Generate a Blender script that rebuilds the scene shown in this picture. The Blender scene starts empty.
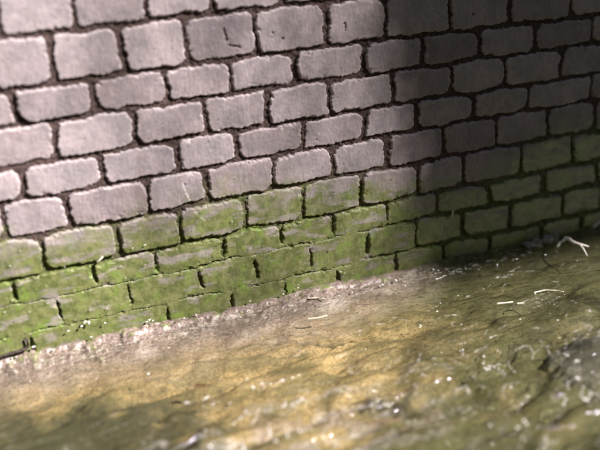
import bpy, math, random
import numpy as np
from mathutils import Matrix, Vector
random.seed(4)
C = bpy.context.scene.collection
rad = math.radians

# ---------------------------------------------------------------- measured layout (metres; wall face at y=0, water at z=0)
# LINES: bed joints of the wall as (x, z) points; JOINTS: upright joints of each course as (x at top, x at bottom)
LINES=[
[(0.1479,0.9748),(0.2548,0.9707),(0.3525,0.9763),(0.4522,0.9793),(0.5603,0.9817),(0.7605,0.9836),(0.9841,0.9812),(1.1072,0.9748),(1.3334,0.9676)],
[(0.1216,0.8229),(0.2696,0.8361),(0.3837,0.8383),(0.4775,0.8406),(0.5818,0.8360),(0.6747,0.8422),(0.8006,0.8395),(0.8887,0.8461),(1.0111,0.8375),(1.1206,0.8400),(1.2543,0.8402),(1.3336,0.8358),(1.4630,0.8322),(1.5655,0.8337),(1.6824,0.8272),(1.8063,0.8303),(1.9175,0.8198),(2.0654,0.8192),(2.1566,0.8164),(2.1918,0.8162)],
[(0.1045,0.7236),(0.1524,0.7308),(0.2523,0.7244),(0.3780,0.7355),(0.4811,0.7294),(0.5973,0.7309),(0.7040,0.7312),(0.7946,0.7373),(0.9064,0.7345),(1.0079,0.7367),(1.1255,0.7306),(1.2506,0.7337),(1.3530,0.7269),(1.4695,0.7286),(1.5813,0.7279),(1.6879,0.7351),(1.7933,0.7221),(1.9176,0.7243),(2.0372,0.7169),(2.1593,0.7202),(2.1997,0.7154)],
[(0.0830,0.5994),(0.1392,0.6017),(0.2466,0.6138),(0.3745,0.6047),(0.4847,0.6146),(0.6026,0.6114),(0.7051,0.6142),(0.8029,0.6085),(0.9040,0.6157),(1.0276,0.6100),(1.1268,0.6151),(1.2501,0.6171),(1.3543,0.6224),(1.4454,0.6162),(1.5818,0.6282),(1.6658,0.6060),(1.7963,0.6198),(1.9058,0.6086),(2.0302,0.6136),(2.1584,0.6113),(2.2078,0.6122)],
[(0.0655,0.4985),(0.1377,0.5066),(0.2580,0.4967),(0.3701,0.5078),(0.4928,0.5050),(0.6042,0.5113),(0.6879,0.5066),(0.8081,0.5158),(0.9170,0.5142),(1.0252,0.5131),(1.1251,0.5070),(1.2390,0.5127),(1.3291,0.5158),(1.4443,0.5223),(1.5504,0.5166),(1.6670,0.5276),(1.7953,0.5157),(1.8922,0.5270),(1.9834,0.5137),(2.1655,0.5136),(2.2158,0.5102)],
[(0.0614,0.3924),(0.1523,0.3832),(0.2599,0.3904),(0.3772,0.3799),(0.5037,0.3881),(0.5910,0.3913),(0.6839,0.4005),(0.8012,0.3956),(0.9088,0.4032),(1.0146,0.3979),(1.1238,0.4065),(1.2274,0.3988),(1.3262,0.3995),(1.4389,0.3945),(1.5464,0.4055),(1.6358,0.4016),(1.7520,0.4084),(1.8714,0.4003),(1.9890,0.4041),(2.1013,0.3940),(2.2252,0.3900)],
[(0.0250,0.2642),(0.0854,0.2603),(0.1631,0.2660),(0.2859,0.2554),(0.3876,0.2705),(0.4985,0.2638),(0.5881,0.2759),(0.7216,0.2691),(0.8156,0.2816),(0.9064,0.2740),(0.9925,0.2747),(1.1134,0.2690),(1.2194,0.2850),(1.3271,0.2793),(1.4376,0.2883),(1.5220,0.2802),(1.6329,0.2864),(1.7298,0.2689),(1.8672,0.2790),(1.9734,0.2720),(2.1084,0.2840),(2.2340,0.2785)],
[(0.0117,0.1874),(0.0617,0.1889),(0.1673,0.1772),(0.3010,0.1871),(0.3987,0.1854),(0.4956,0.1844),(0.6313,0.1789),(0.7252,0.1975),(0.8251,0.1832),(0.9291,0.1901),(1.0200,0.1856),(1.1097,0.1928),(1.2430,0.1917),(1.3289,0.1932),(1.4323,0.1878),(1.5177,0.1977),(1.6213,0.1853),(1.7359,0.1788),(1.8358,0.1755),(1.9599,0.1799),(2.0697,0.1675),(2.1151,0.1793),(2.2423,0.1723)],
[(-0.0047,0.0929),(0.0745,0.0865),(0.1885,0.0961),(0.3025,0.0854),(0.4020,0.0859),(0.5132,0.0806),(0.6393,0.0907),(0.7490,0.0761),(0.8271,0.0765),(0.9207,0.0700),(1.0247,0.0766),(1.1229,0.0737),(1.2433,0.0856),(1.3419,0.0720),(1.4350,0.0794),(1.5506,0.0747),(1.6307,0.0817),(1.7428,0.0627),(1.8306,0.0648),(1.9159,0.0557),(2.0619,0.0633),(2.2505,0.0678)]]
JOINTS=[
[(0.1632,0.1458),(0.3591,0.3552),(0.5671,0.5603),(0.7622,0.7622),(0.9846,0.9846)],
[(0.2782,0.2755),(0.4763,0.4833),(0.6657,0.6719),(0.8865,0.8919),(1.1273,1.1242),(1.3332,1.3336),(1.5690,1.5732),(1.8116,1.8103),(2.0653,2.0611)],
[(0.1511,0.1524),(0.3805,0.3780),(0.5908,0.5976),(0.7974,0.7946),(1.0109,1.0079),(1.2578,1.2506),(1.4667,1.4695),(1.6864,1.6879),(1.9176,1.9175),(2.1613,2.1593)],
[(0.2518,0.2471),(0.4836,0.4851),(0.7037,0.7051),(0.9128,0.9040),(1.1219,1.1268),(1.3529,1.3543),(1.5814,1.5818),(1.7934,1.7963),(2.0374,2.0302)],
[(0.1387,0.1377),(0.3678,0.3701),(0.6022,0.6045),(0.7960,0.8018),(1.0309,1.0217),(1.2500,1.2392),(1.4454,1.4443),(1.6699,1.6670),(1.8974,1.8922),(2.1722,2.1655)],
[(0.0672,0.0614),(0.2489,0.2599),(0.4985,0.5010),(0.6875,0.6839),(0.9167,0.9056),(1.1249,1.1240),(1.3291,1.3263),(1.5504,1.5464),(1.7661,1.7688),(1.9836,1.9890)],
[(0.1597,0.1631),(0.3858,0.3915),(0.5874,0.5885),(0.8042,0.8054),(1.0144,1.0073),(1.2273,1.2234),(1.4427,1.4416),(1.6359,1.6329),(1.8715,1.8716),(2.1016,2.1035)],
[(0.0618,0.0622),(0.2983,0.3010),(0.4981,0.4960),(0.7213,0.7218),(0.9275,0.9255),(1.1132,1.1134),(1.3231,1.3249),(1.5220,1.5177),(1.7341,1.7359),(1.9736,1.9779),(2.2112,2.2282)],
[(0.1761,0.1890),(0.3983,0.4020),(0.6309,0.6393),(0.8248,0.8274),(1.0234,1.0249),(1.2428,1.2434),(1.4322,1.4350),(1.6213,1.6306),(1.8316,1.8306),(2.0653,2.0661)],
[(0.0793,0.0793),(0.5138,0.5138),(0.7347,0.7347),(0.9222,0.9222),(1.1232,1.1232),(1.3491,1.3491),(1.5465,1.5549),(1.7429,1.7448),(1.9702,1.9738)],
]
CAM_R=[[0.924173, 0.333422, 0.186367], [-0.377574, 0.871248, 0.31363], [-0.057801, -0.360217, 0.931076]]


# ---------------------------------------------------------------- noise
def _hash(ix, iy, seed):
    h = (ix.astype(np.int64)*374761393 + iy.astype(np.int64)*668265263 + seed*1274126177) & 0x7fffffff
    h = ((h ^ (h >> 13))*1274126177) & 0x7fffffff
    return (h ^ (h >> 16)) & 0x7fffffff
def perlin(x, y, seed=0):
    x0 = np.floor(x); y0 = np.floor(y)
    fx = x-x0; fy = y-y0
    ix = x0.astype(np.int64); iy = y0.astype(np.int64)
    u = fx*fx*fx*(fx*(fx*6-15)+10); v = fy*fy*fy*(fy*(fy*6-15)+10)
    def g(dx, dy):
        a = _hash(ix+dx, iy+dy, seed)*(2*math.pi/0x7fffffff)
        return np.cos(a)*(fx-dx)+np.sin(a)*(fy-dy)
    a = g(0,0); b = g(1,0); c = g(0,1); d = g(1,1)
    return 1.5*((a*(1-u)+b*u)*(1-v)+(c*(1-u)+d*u)*v)
def fbm(x, y, seed=0, octv=4, gain=.5):
    s = 0; a = 1
    for o in range(octv):
        s = s + a*perlin(x, y, seed+o*17); x = x*2.03+11.3; y = y*2.03+5.7; a *= gain
    return s
def cell(x, y, seed=0):
    """distance to nearest and second nearest jittered point, and a random value per cell"""
    x0 = np.floor(x).astype(np.int64); y0 = np.floor(y).astype(np.int64)
    f1 = np.full(x.shape, 9.); f2 = np.full(x.shape, 9.); rid = np.zeros(x.shape)
    for dx in (-1,0,1):
        for dy in (-1,0,1):
            hx = _hash(x0+dx, y0+dy, seed)/0x7fffffff; hy = _hash(x0+dx, y0+dy, seed+7)/0x7fffffff
            d = np.hypot(x0+dx+hx-x, y0+dy+hy-y)
            n = d < f1
            f2 = np.where(n, f1, np.minimum(f2, d)); rid = np.where(n, _hash(x0+dx, y0+dy, seed+3)/0x7fffffff, rid)
            f1 = np.where(n, d, f1)
    return f1, f2, rid
def sstep(a, b, x):
    t = np.clip((x-a)/(b-a), 0, 1); return t*t*(3-2*t)
def axis(stops):
    """non-uniform coordinates: stops = [(start, end, step), ...]"""
    out = []
    for a, b, s in stops: out.append(np.linspace(a, b, max(1, int(round((b-a)/s))), endpoint=False))
    out.append(np.array([stops[-1][1]])); return np.concatenate(out)

# ---------------------------------------------------------------- object helpers
def link(o, parent=None):
    C.objects.link(o)
    if parent: o.parent = parent
    return o
def tag(o, label=None, cat=None, group=None, kind=None):
    if label: o['label'] = label
    if cat: o['category'] = cat
    if group: o['group'] = group
    if kind: o['kind'] = kind
    return o
def empty(name, loc=(0,0,0)):
    o = bpy.data.objects.new(name, None); o.location = loc; o.empty_display_size = .05
    return link(o)
def np_mesh(name, co, quads, mat, parent=None, attrs=None, smooth=True):
    me = bpy.data.meshes.new(name); n = len(co); q = len(quads); k = quads.shape[1]
    me.vertices.add(n); me.vertices.foreach_set('co', co.astype(np.float32).ravel())
    me.loops.add(q*k); me.loops.foreach_set('vertex_index', quads.astype(np.int32).ravel())
    me.polygons.add(q); me.polygons.foreach_set('loop_start', (np.arange(q)*k).astype(np.int32))
    me.update(calc_edges=True)
    me.polygons.foreach_set('use_smooth', np.full(q, smooth))
    for an, av in (attrs or {}).items():
        a = me.attributes.new(an, 'FLOAT', 'POINT'); a.data.foreach_set('value', av.astype(np.float32).ravel())
    me.materials.append(mat); me.validate()
    return link(bpy.data.objects.new(name, me), parent)
def grid_quads(nx, ny, keep=None):
    i = np.arange(ny-1)[:, None]*nx+np.arange(nx-1)[None, :]
    q = np.stack([i, i+1, i+nx+1, i+nx], -1).reshape(-1, 4)
    if keep is not None: q = q[keep.ravel()]
    return q
def compact(co, quads, attrs):
    used = np.unique(quads); m = np.zeros(len(co), np.int64); m[used] = np.arange(len(used))
    return co[used], m[quads], {k: v.ravel()[used] for k, v in attrs.items()}
def py_mesh(name, verts, faces, mat, parent=None, smooth=True):
    me = bpy.data.meshes.new(name); me.from_pydata([tuple(v) for v in verts], [], faces); me.update()
    for p in me.polygons: p.use_smooth = smooth
    me.materials.append(mat)
    return link(bpy.data.objects.new(name, me), parent)

# ---------------------------------------------------------------- material helpers
class M:
    def __init__(s, name):
        s.m = bpy.data.materials.new(name); s.m.use_nodes = True; s.t = s.m.node_tree
        s.b = s.t.nodes['Principled BSDF']; s.out = s.t.nodes['Material Output']
        s.tc = s.n('ShaderNodeTexCoord')
    def n(s, ty, **kw):
        nd = s.t.nodes.new(ty)
        for k, v in kw.items(): setattr(nd, k, v)
        return nd
    def l(s, a, b): s.t.links.new(a, b)
    def set(s, nd, key, v):
        if hasattr(v, 'is_output'): s.l(v, nd.inputs[key])
        elif v is not None: nd.inputs[key].default_value = v
    def attr(s, name): return s.n('ShaderNodeAttribute', attribute_name=name).outputs['Fac']
    def map(s, scale):
        mp = s.n('ShaderNodeMapping'); s.l(s.tc.outputs['Object'], mp.inputs[0]); mp.inputs['Scale'].default_value = scale
        return mp.outputs[0]
    def noise(s, scale, detail=4, rough=.55, vec=None, dist=0):
        nd = s.n('ShaderNodeTexNoise'); s.l(vec if vec else s.tc.outputs['Object'], nd.inputs['Vector'])
        nd.inputs['Scale'].default_value = scale; nd.inputs['Detail'].default_value = detail
        nd.inputs['Roughness'].default_value = rough; nd.inputs['Distortion'].default_value = dist
        return nd.outputs['Fac']
    def ramp(s, v, a, b, lo=0., hi=1.):
        nd = s.n('ShaderNodeMapRange', interpolation_type='SMOOTHSTEP'); s.set(nd, 0, v)
        for i, x in zip((1,2,3,4), (a, b, lo, hi)): nd.inputs[i].default_value = x
        return nd.outputs[0]
    def math(s, op, a, b=None, clamp=False):
        nd = s.n('ShaderNodeMath', operation=op); nd.use_clamp = clamp; s.set(nd, 0, a); s.set(nd, 1, b); return nd.outputs[0]
    def mix(s, f, a, b, bt='MIX'):
        nd = s.n('ShaderNodeMix', data_type='RGBA', blend_type=bt); s.set(nd, 0, f)
        s.set(nd, 6, a if hasattr(a, 'is_output') else (*a, 1)); s.set(nd, 7, b if hasattr(b, 'is_output') else (*b, 1))
        return nd.outputs[2]
    def bump(s, h, dist, strength=1., normal=None):
        nd = s.n('ShaderNodeBump'); s.l(h, nd.inputs['Height']); nd.inputs['Distance'].default_value = dist; nd.inputs['Strength'].default_value = strength
        if normal: s.l(normal, nd.inputs['Normal'])
        return nd.outputs[0]
    def p(s, **kw):
        for k, v in kw.items():
            k = k.replace('_', ' ')
            if isinstance(v, tuple) and len(v) == 3: v = (*v, 1)
            s.set(s.b, k, v)
        return s.m

def algae_colour(m):
    g = m.mix(m.ramp(m.noise(38, 5, .6), .35, .65), (.095,.120,.034), (.180,.195,.075))
    g = m.mix(m.ramp(m.noise(17, 4, .6), .52, .70), g, (.155,.225,.045))
    g = m.mix(m.ramp(m.noise(90, 4, .7), .60, .78), g, (.30,.30,.20))
    return m.mix(m.ramp(m.noise(26, 4, .6), .60, .75, 0, .7), g, (.090,.095,.040))

def mat_stone():
    m = M('granite')
    pink, lav, pale = (.44,.380,.400), (.300,.272,.290), (.53,.470,.468)
    c = m.mix(m.ramp(m.noise(13, 6, .62), .36, .64), pink, lav)
    streak = m.noise(1, 5, .62, m.map((170, 170, 26)))
    c = m.mix(m.ramp(streak, .5, .70, 0, .65), c, (.27,.238,.252))
    sc_ = m.noise(1, 4, .6, m.map((46, 46, 300)))
    c = m.mix(m.ramp(sc_, .60, .72, 0, .5), c, (.60,.53,.53))
    c = m.mix(m.ramp(m.noise(55, 6, .72), .54, .68, 0, .6), c, (.275,.243,.25))
    c = m.mix(m.ramp(m.noise(1, 4, .65, m.map((90, 90, 60))), .58, .70, 0, .5), c, (.62,.55,.545))
    c = m.mix(m.ramp(streak, .28, .46, .5, 0), c, pale)
    fine = m.noise(430, 3, .7)
    c = m.mix(m.ramp(fine, .57, .70, 0, .45), c, (.24,.21,.215))
    c = m.mix(m.ramp(fine, .30, .42, .45, 0), c, (.66,.59,.585))
    c = m.mix(m.ramp(m.noise(1, 5, .6, m.map((9, 9, 3.5))), .52, .70, 0, .55), c, (.250,.215,.205))
    c = m.mix(m.ramp(m.noise(30, 5, .65), .60, .74, 0, .5), c, (.40,.345,.29))
    c = m.mix(m.attr('tone'), c, m.mix(1., c, (.66,.64,.65), 'MULTIPLY'))
    c = m.mix(m.math('MULTIPLY', m.attr('hue'), .16), c, m.mix(1., c, (1.02,.92,.78), 'MULTIPLY'))
    rim = m.math('MULTIPLY', m.attr('rim'), m.ramp(m.noise(60, 3), .34, .66, .0, .65))
    c = m.mix(rim, c, (.60,.52,.525))
    c = m.mix(m.attr('scratch'), c, (.72,.66,.64))
    c = m.mix(m.math('MULTIPLY', m.attr('pit'), m.ramp(m.noise(260, 3), .35, .6, .45, 1)), c, (.11,.085,.08))
    c = m.mix(m.attr('dirt'), c, (.085,.062,.055))
    al = m.math('MULTIPLY', m.attr('algae'), m.ramp(m.noise(140, 3, .7), .2, .42, .55, 1))
    c = m.mix(al, c, algae_colour(m))
    wet = m.attr('algae')
    r = m.math('SUBTRACT', .82, m.math('MULTIPLY', wet, .40))
    h = m.math('ADD', m.math('MULTIPLY', streak, .45), m.math('MULTIPLY', fine, .55))
    h = m.math('ADD', h, m.math('MULTIPLY', m.noise(120, 4, .65), .9))
    return m.p(Base_Color=c, Roughness=r, Specular_IOR_Level=.4, Normal=m.bump(h, .0011))
def mat_mortar():
    m = M('mortar')
    c = m.mix(m.ramp(m.noise(75, 5, .7), .3, .7), (.034,.021,.019), (.105,.068,.060))
    c = m.mix(m.ramp(m.noise(330, 2), .58, .7, 0, .6), c, (.26,.20,.18))
    c = m.mix(m.math('MULTIPLY', m.attr('algae'), m.ramp(m.noise(60, 3), .3, .6, .5, 1)), c, algae_colour(m))
    return m.p(Base_Color=c, Roughness=.9, Normal=m.bump(m.noise(210, 4, .7), .004))
def mat_bed():
    m = M('stream_bed')
    gravel = m.noise(170, 3, .6); mott = m.noise(60, 4, .6)
    oc = m.mix(m.ramp(gravel, .38, .62), (.19,.138,.058), (.43,.315,.140))
    oc = m.mix(m.ramp(mott, .45, .68, 0, .6), oc, (.48,.37,.19))
    oc = m.mix(m.ramp(m.noise(95, 5, .75), .56, .70, 0, .75), oc, (.085,.065,.032))
    ol = m.mix(m.ramp(gravel, .36, .64), (.052,.053,.018), (.100,.100,.036))
    ol = m.mix(m.ramp(mott, .52, .70, 0, .6), ol, (.145,.130,.052))
    c = m.mix(m.attr('ochre'), ol, oc)
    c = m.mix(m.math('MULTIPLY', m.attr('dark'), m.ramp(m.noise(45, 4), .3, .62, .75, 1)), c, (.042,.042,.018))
    pk = m.mix(m.ramp(m.noise(110, 4, .65), .36, .62), (.135,.104,.090), (.31,.247,.215))
    c = m.mix(m.attr('pink'), c, pk)
    gr = m.mix(m.ramp(m.noise(90, 4), .35, .65), (.09,.088,.085), (.17,.165,.165))
    c = m.mix(m.attr('grey'), c, gr)
    c = m.mix(m.math('MULTIPLY', m.attr('toe'), m.ramp(m.noise(34, 5, .6), .52, .62, 0, .8)), c, algae_colour(m))
    return m.p(Base_Color=c, Roughness=m.math('SUBTRACT', .8, m.math('MULTIPLY', m.attr('pink'), .5)), Specular_IOR_Level=.4, Normal=m.bump(m.noise(200, 3, .6), .0012))
def mat_water():
    m = M('water'); t = m.t
    n1 = m.noise(1, 3, .55, m.map((34, 60, 40))); n2 = m.noise(1, 3, .5, m.map((110, 160, 120)))
    big = m.ramp(m.noise(1, 3, .5, m.map((3.2, 6, 5))), .36, .64, .12, 1.)
    n0 = m.noise(1, 2, .5, m.map((13, 22, 20)))
    nrm = m.bump(m.math('ADD', m.math('MULTIPLY', n0, 1.8), m.math('MULTIPLY', big, m.math('ADD', m.math('MULTIPLY', n1, .85), m.math('MULTIPLY', n2, .22)))), .015)
    geo = m.n('ShaderNodeNewGeometry'); dp = m.n('ShaderNodeVectorMath', operation='DOT_PRODUCT'); m.l(nrm, dp.inputs[0]); m.l(geo.outputs['Incoming'], dp.inputs[1])
    # Schlick reflectance of water, the same from above and from below
    fres = m.math('ADD', m.math('MULTIPLY', m.math('POWER', m.math('SUBTRACT', 1., m.math('ABSOLUTE', dp.outputs['Value']), True), 5.), .98), .02)
    tr = m.n('ShaderNodeBsdfTransparent'); tr.inputs[0].default_value = (.975,.975,.93,1)
    gl = m.n('ShaderNodeBsdfAnisotropic') if False else m.n('ShaderNodeBsdfGlossy'); gl.inputs['Roughness'].default_value = .06; m.l(nrm, gl.inputs['Normal'])
    mx = m.n('ShaderNodeMixShader'); m.l(fres, mx.inputs[0]); m.l(tr.outputs[0], mx.inputs[1]); m.l(gl.outputs[0], mx.inputs[2])
    rf = m.n('ShaderNodeBsdfRefraction'); rf.inputs['IOR'].default_value = 1.333; rf.inputs['Roughness'].default_value = .02; rf.inputs['Color'].default_value = (.975,.975,.93,1); m.l(nrm, rf.inputs['Normal'])
    mr = m.n('ShaderNodeMixShader'); mr.inputs[0].default_value = .15; m.l(tr.outputs[0], mr.inputs[1]); m.l(rf.outputs[0], mr.inputs[2]); m.l(mr.outputs[0], mx.inputs[1])
    df = m.n('ShaderNodeBsdfDiffuse'); df.inputs[0].default_value = (.74,.71,.66,1)
    mf = m.n('ShaderNodeMixShader'); m.l(m.math('MULTIPLY', m.attr('foam_glint'), .5), mf.inputs[0]); m.l(mx.outputs[0], mf.inputs[1]); m.l(df.outputs[0], mf.inputs[2])  # pale film: foam streaks plus painted glints and sheen
    m.l(mf.outputs[0], m.out.inputs['Surface'])
    return m.m
def mat_plain(name, a, b, scale=80, rough=.7, spec=.4, bump=.002):
    m = M(name); c = m.mix(m.ramp(m.noise(scale, 4, .6), .35, .65), a, b)
    return m.p(Base_Color=c, Roughness=rough, Specular_IOR_Level=spec, Normal=m.bump(m.noise(scale*2, 3), bump))

STONE, MORTAR, BED, WATER = mat_stone(), mat_mortar(), mat_bed(), mat_water()
FOAM_GLINT = mat_plain('foam_glint', (.55,.54,.50), (.90,.89,.86), 300, .25, .6, .001)  # white bead colour for foam and painted sun glints
DRYWOOD = mat_plain('bleached_wood', (.62,.57,.48), (.90,.87,.80), 120, .6, .3, .0008)
STRAW = mat_plain('straw', (.52,.48,.36), (.74,.70,.57), 90, .55, .3, .0006)
BLACK_BROWN = mat_plain('black_brown', (.020,.012,.012), (.060,.036,.034), 90, .45, .5, .002)
LEAF = mat_plain('brown_leaf', (.050,.024,.012), (.10,.05,.025), 90, .5, .4, .001)
RUBBLE = mat_plain('rubble', (.20,.185,.165), (.40,.37,.34), 60, .7, .4, .005)
SHADE_SLAB_STONE = mat_plain('shade_slab_stone', (.10,.09,.085), (.18,.165,.16), 9, .85, .3, .01)  # stone of the added slab that casts the shadow

# ---------------------------------------------------------------- the wall
wall = empty('stone_wall', (1.1, 0, 0))
tag(wall, 'weathered pink grey wall of squared stone blocks with green algae along its wet foot', 'wall')
WP = Matrix.Translation((-1.1, 0, 0))

XW = axis([(-1.6, -.12, .010), (-.12, 2.42, .0021), (2.42, 6.3, .012)])
ZW = axis([(-.14, .0, .006), (.0, 1.12, .0021), (1.12, 1.5, .012), (1.5, 6.499, .04)])
gx, gz = np.meshgrid(XW, ZW)
# ragged edges: the joints are read through a small warp
wx = gx + .0058*perlin(gx/.045, gz/.045, 1) + .0040*perlin(gx/.014, gz/.014, 2) + .0016*perlin(gx/.006, gz/.006, 3)
wz = gz + .0054*perlin(gx/.050, gz/.050, 4) + .0038*perlin(gx/.014, gz/.014, 5) + .0016*perlin(gx/.006, gz/.006, 6)

rng = np.random.RandomState(12)
lines = [(np.array([p[0] for p in l]), np.array([p[1] for p in l])) for l in LINES]
# smooth out reading error a little and extend flat at both ends
def zl(i, x):
    xs, zs = lines[i]
    zs = .5*zs+.5*zs.mean(); return np.interp(x, xs, zs)
rows = []
z0 = lines[0][1].mean()
rows.append((lambda x: zl(0, x)+.150+0*x, lambda x: zl(0, x), JOINTS[0]))
for i in range(1, 9):
    rows.append((lambda x, i=i: zl(i-1, x), lambda x, i=i: zl(i, x), JOINTS[i]))
rows.append((lambda x: zl(8, x), lambda x: zl(8, x)-.095+0*x, JOINTS[9]))
rows.append((lambda x: zl(8, x)-.095+0*x, lambda x: zl(8, x)-.30+0*x, [(.1, .1)]))
zt = [.150, .285, .41, .55, .68, .80, .95, 1.08, 1.2, 1.33, 1.45, 1.6]+[1.6+.14*k for k in range(1, 33)]
for k in range(len(zt)-1):
    rows.append((lambda x, a=zt[k+1]: zl(0, x)+a+0*x, lambda x, a=zt[k]: zl(0, x)+a+0*x, [(.1+.09*(k % 2), .1+.09*(k % 2))]))
D = np.full(gx.shape, -1.); tone = np.zeros(gx.shape); hue = np.zeros(gx.shape); face = np.zeros(gx.shape); bedfill = np.zeros(gx.shape)
for ri, (up, lo, js) in enumerate(rows):
    js = [tuple(j) for j in js]
    while js[0][0] > -1.8:
        w = rng.uniform(.16, .25); js.insert(0, (js[0][0]-w, js[0][0]-w))
    while js[-1][0] < 6.5:
        w = rng.uniform(.17, .25); js.append((js[-1][0]+w, js[-1][0]+w))
    zu = up(wx); zd = lo(wx)
    inrow = (wz <= zu) & (wz > zd)
    iy, ix = np.nonzero(inrow)
    X = wx[iy, ix]; Z = wz[iy, ix]; U = zu[iy, ix]; L_ = zd[iy, ix]; v = (Z-L_)/(U-L_)
    rx, rz = gx[iy, ix], gz[iy, ix]
    d_ = np.full(X.shape, -1.); t_ = np.zeros(X.shape); f_ = np.zeros(X.shape)
    # algae and silt fill the bed joints of the lowest courses on the left
    fill = sstep(.31, .17, rz)*sstep(1.62, 1.15, rx)
    for k in range(len(js)-1):
        jl = js[k][1]+(js[k][0]-js[k][1])*v; jr = js[k+1][1]+(js[k+1][0]-js[k+1][1])*v
        m = (X >= jl) & (X < jr)
        if not m.any(): continue
        hl, hr = rng.uniform(.0046, .0084, 2)*(1-.35*fill[m].mean()); hb, ht = rng.uniform(.0044, .0076, 2)
        if ri == 5 and k+1 < len(js) and abs(js[k][0]-1.66) < .06: hl = .0012
        if ri == 5 and abs(js[k+1][0]-1.66) < .06: hr = .0012
        c = rng.uniform(.008, .030, 4)
        fl = fill[m]
        clo = fl*.010*sstep(.22, .48, np.abs(v[m]-.5)*1.0)+fl*.0022
        dl = X[m]-jl[m]-hl+clo; dr = jr[m]-X[m]-hr+clo
        db = Z[m]-L_[m]-hb*(1-1.4*fl); dt = U[m]-Z[m]-ht*(1-1.4*fl)
        # slight bulge / waist of the outline
        wv = rng.uniform(-.0035, .0035, 4)
        dl += wv[0]*np.sin(v[m]*math.pi); dr += wv[1]*np.sin(v[m]*math.pi)
        uu = (X[m]-jl[m])/(jr[m]-jl[m]); db += wv[2]*np.sin(uu*math.pi*1.5+wv[0]*500); dt += wv[3]*np.sin(uu*math.pi*1.5+wv[1]*500)
        left = dl < dr; low = db < dt
        r = np.where(left, np.where(low, c[0], c[1]), np.where(low, c[2], c[3]))*(1-.6*fl)
        a = np.minimum(dl, dr); b = np.minimum(db, dt)
        q = r-np.hypot(np.maximum(r-a, 0), np.maximum(r-b, 0))
        d_[m] = np.where((a < r) & (b < r), q, np.minimum(a, b))
        t_[m] = rng.uniform(0, 1); hue[iy[m], ix[m]] = rng.uniform(0, 1)**1.5
        tl = rng.normal(0, .018, 2)
        f_[m] = (1-.6*fl)*rng.uniform(-.0025, .0035) + (1-.6*fl)*(tl[0]*(X[m]-(jl[m]+jr[m])/2) + tl[1]*(Z[m]-(U[m]+L_[m])/2))
    D[iy, ix] = d_; tone[iy, ix] = t_; face[iy, ix] = f_

# growth line of the algae, read off the wall, with a ragged edge
AX = [-2,.05,.16,.25,.38,.50,.60,.68,.76,.88,.97,1.04,1.15,1.24,1.34,1.49,1.66,1.78,1.87,1.99,2.22,3.2,7]
AZ = [.41,.395,.375,.375,.365,.375,.385,.40,.42,.385,.40,.385,.365,.385,.325,.29,.285,.33,.375,.41,.43,.42,.45]
al_line = np.interp(gx, AX, AZ)
nA = fbm(gx/.10, gz/.07, 40, 5, .6)
algae = sstep(.075, -.075, gz-al_line-.050*nA)*sstep(-.75, -.15, .55-nA*.75-sstep(.10, .40, gz)*.25)
bare = sstep(.22, .85, fbm(gx/.11, gz/.035, 60, 4, .6)+.25*sstep(.12, .36, gz))
algae = np.clip(algae*(1-.58*bare), 0, 1)
# damp feathering above the line
algae = np.maximum(algae, .30*sstep(.10, 0, gz-al_line)*sstep(.05, .5, fbm(gx/.05, gz/.06, 77, 4, .6)))

# marks: a chipped L, pits, pale scratches
def seg(ax, az, bx, bz):
    dx, dz = bx-ax, bz-az; t = np.clip(((gx-ax)*dx+(gz-az)*dz)/(dx*dx+dz*dz), 0, 1)
    return np.hypot(gx-ax-t*dx, gz-az-t*dz)
nn = .0030*fbm(gx/.009, gz/.009, 90, 3, .7)
pit = np.zeros(gx.shape)
for s, w in (((.788,.930,.794,.896), .0045), ((.800,.880,.838,.869), .0040), ((1.186,.905,1.189,.884), .0035), ((.942,.901,.943,.900), .0038), ((.974,.882,.975,.881), .0038), ((1.658,.883,1.659,.882), .0040)):
    pit = np.maximum(pit, sstep(w*1.15, w*.45, seg(*s)+nn))
spots = cell(gx/.085, gz/.085, 33)
pit = np.maximum(pit, sstep(.030, .018, spots[0])*(spots[2] > .72)*.8)
scratch = np.zeros(gx.shape)
for s in ((.6098,.4743,.6314,.4037), (.6415,.3747,.6710,.3383)):
    scratch = np.maximum(scratch, sstep(.0045, .0015, seg(*s)+nn)*.85)

rough = .0008*fbm(gx/.050, gz/.050, 20, 4, .55) + .0003*perlin(gx/.007, gz/.030, 25) + .0004*perlin(gx/.011, gz/.011, 26)
pillow = np.clip(D/(.0055+.004*perlin(gx/.06, gz/.06, 27)), 0, 1); pillow = 1-(1-pillow)**2.0
chip = sstep(.45, .75, fbm(gx/.035, gz/.035, 28, 3))*sstep(.016, .004, D)
broad = np.clip(D/.035, 0, 1)
front = .0042 + face + .0008*broad + rough - .0040*chip - .0045*pit - .0012*scratch
front += .0003*algae*(1+.6*fbm(gx/.010, gz/.006, 51, 3))
h_st = -.034 + (front+.034)*np.where(D > -.004, np.clip((D+.004)/.004, 0, 1)*.55+.45*pillow, 0)
rim = sstep(.012, .002, D)
dirt = sstep(.0022, -.001, D)
keep_v = D > -.0045
keep = keep_v[:-1, :-1] | keep_v[1:, :-1] | keep_v[:-1, 1:] | keep_v[1:, 1:]
co = np.stack([gx-1.1, -h_st, gz], -1).reshape(-1, 3)
q = grid_quads(len(XW), len(ZW), keep)
co2, q2, at2 = compact(co, q, dict(tone=tone, hue=hue, rim=rim, dirt=dirt, algae=algae, pit=pit, scratch=scratch))
np_mesh('stonework', co2, q2, STONE, wall, at2)

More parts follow.
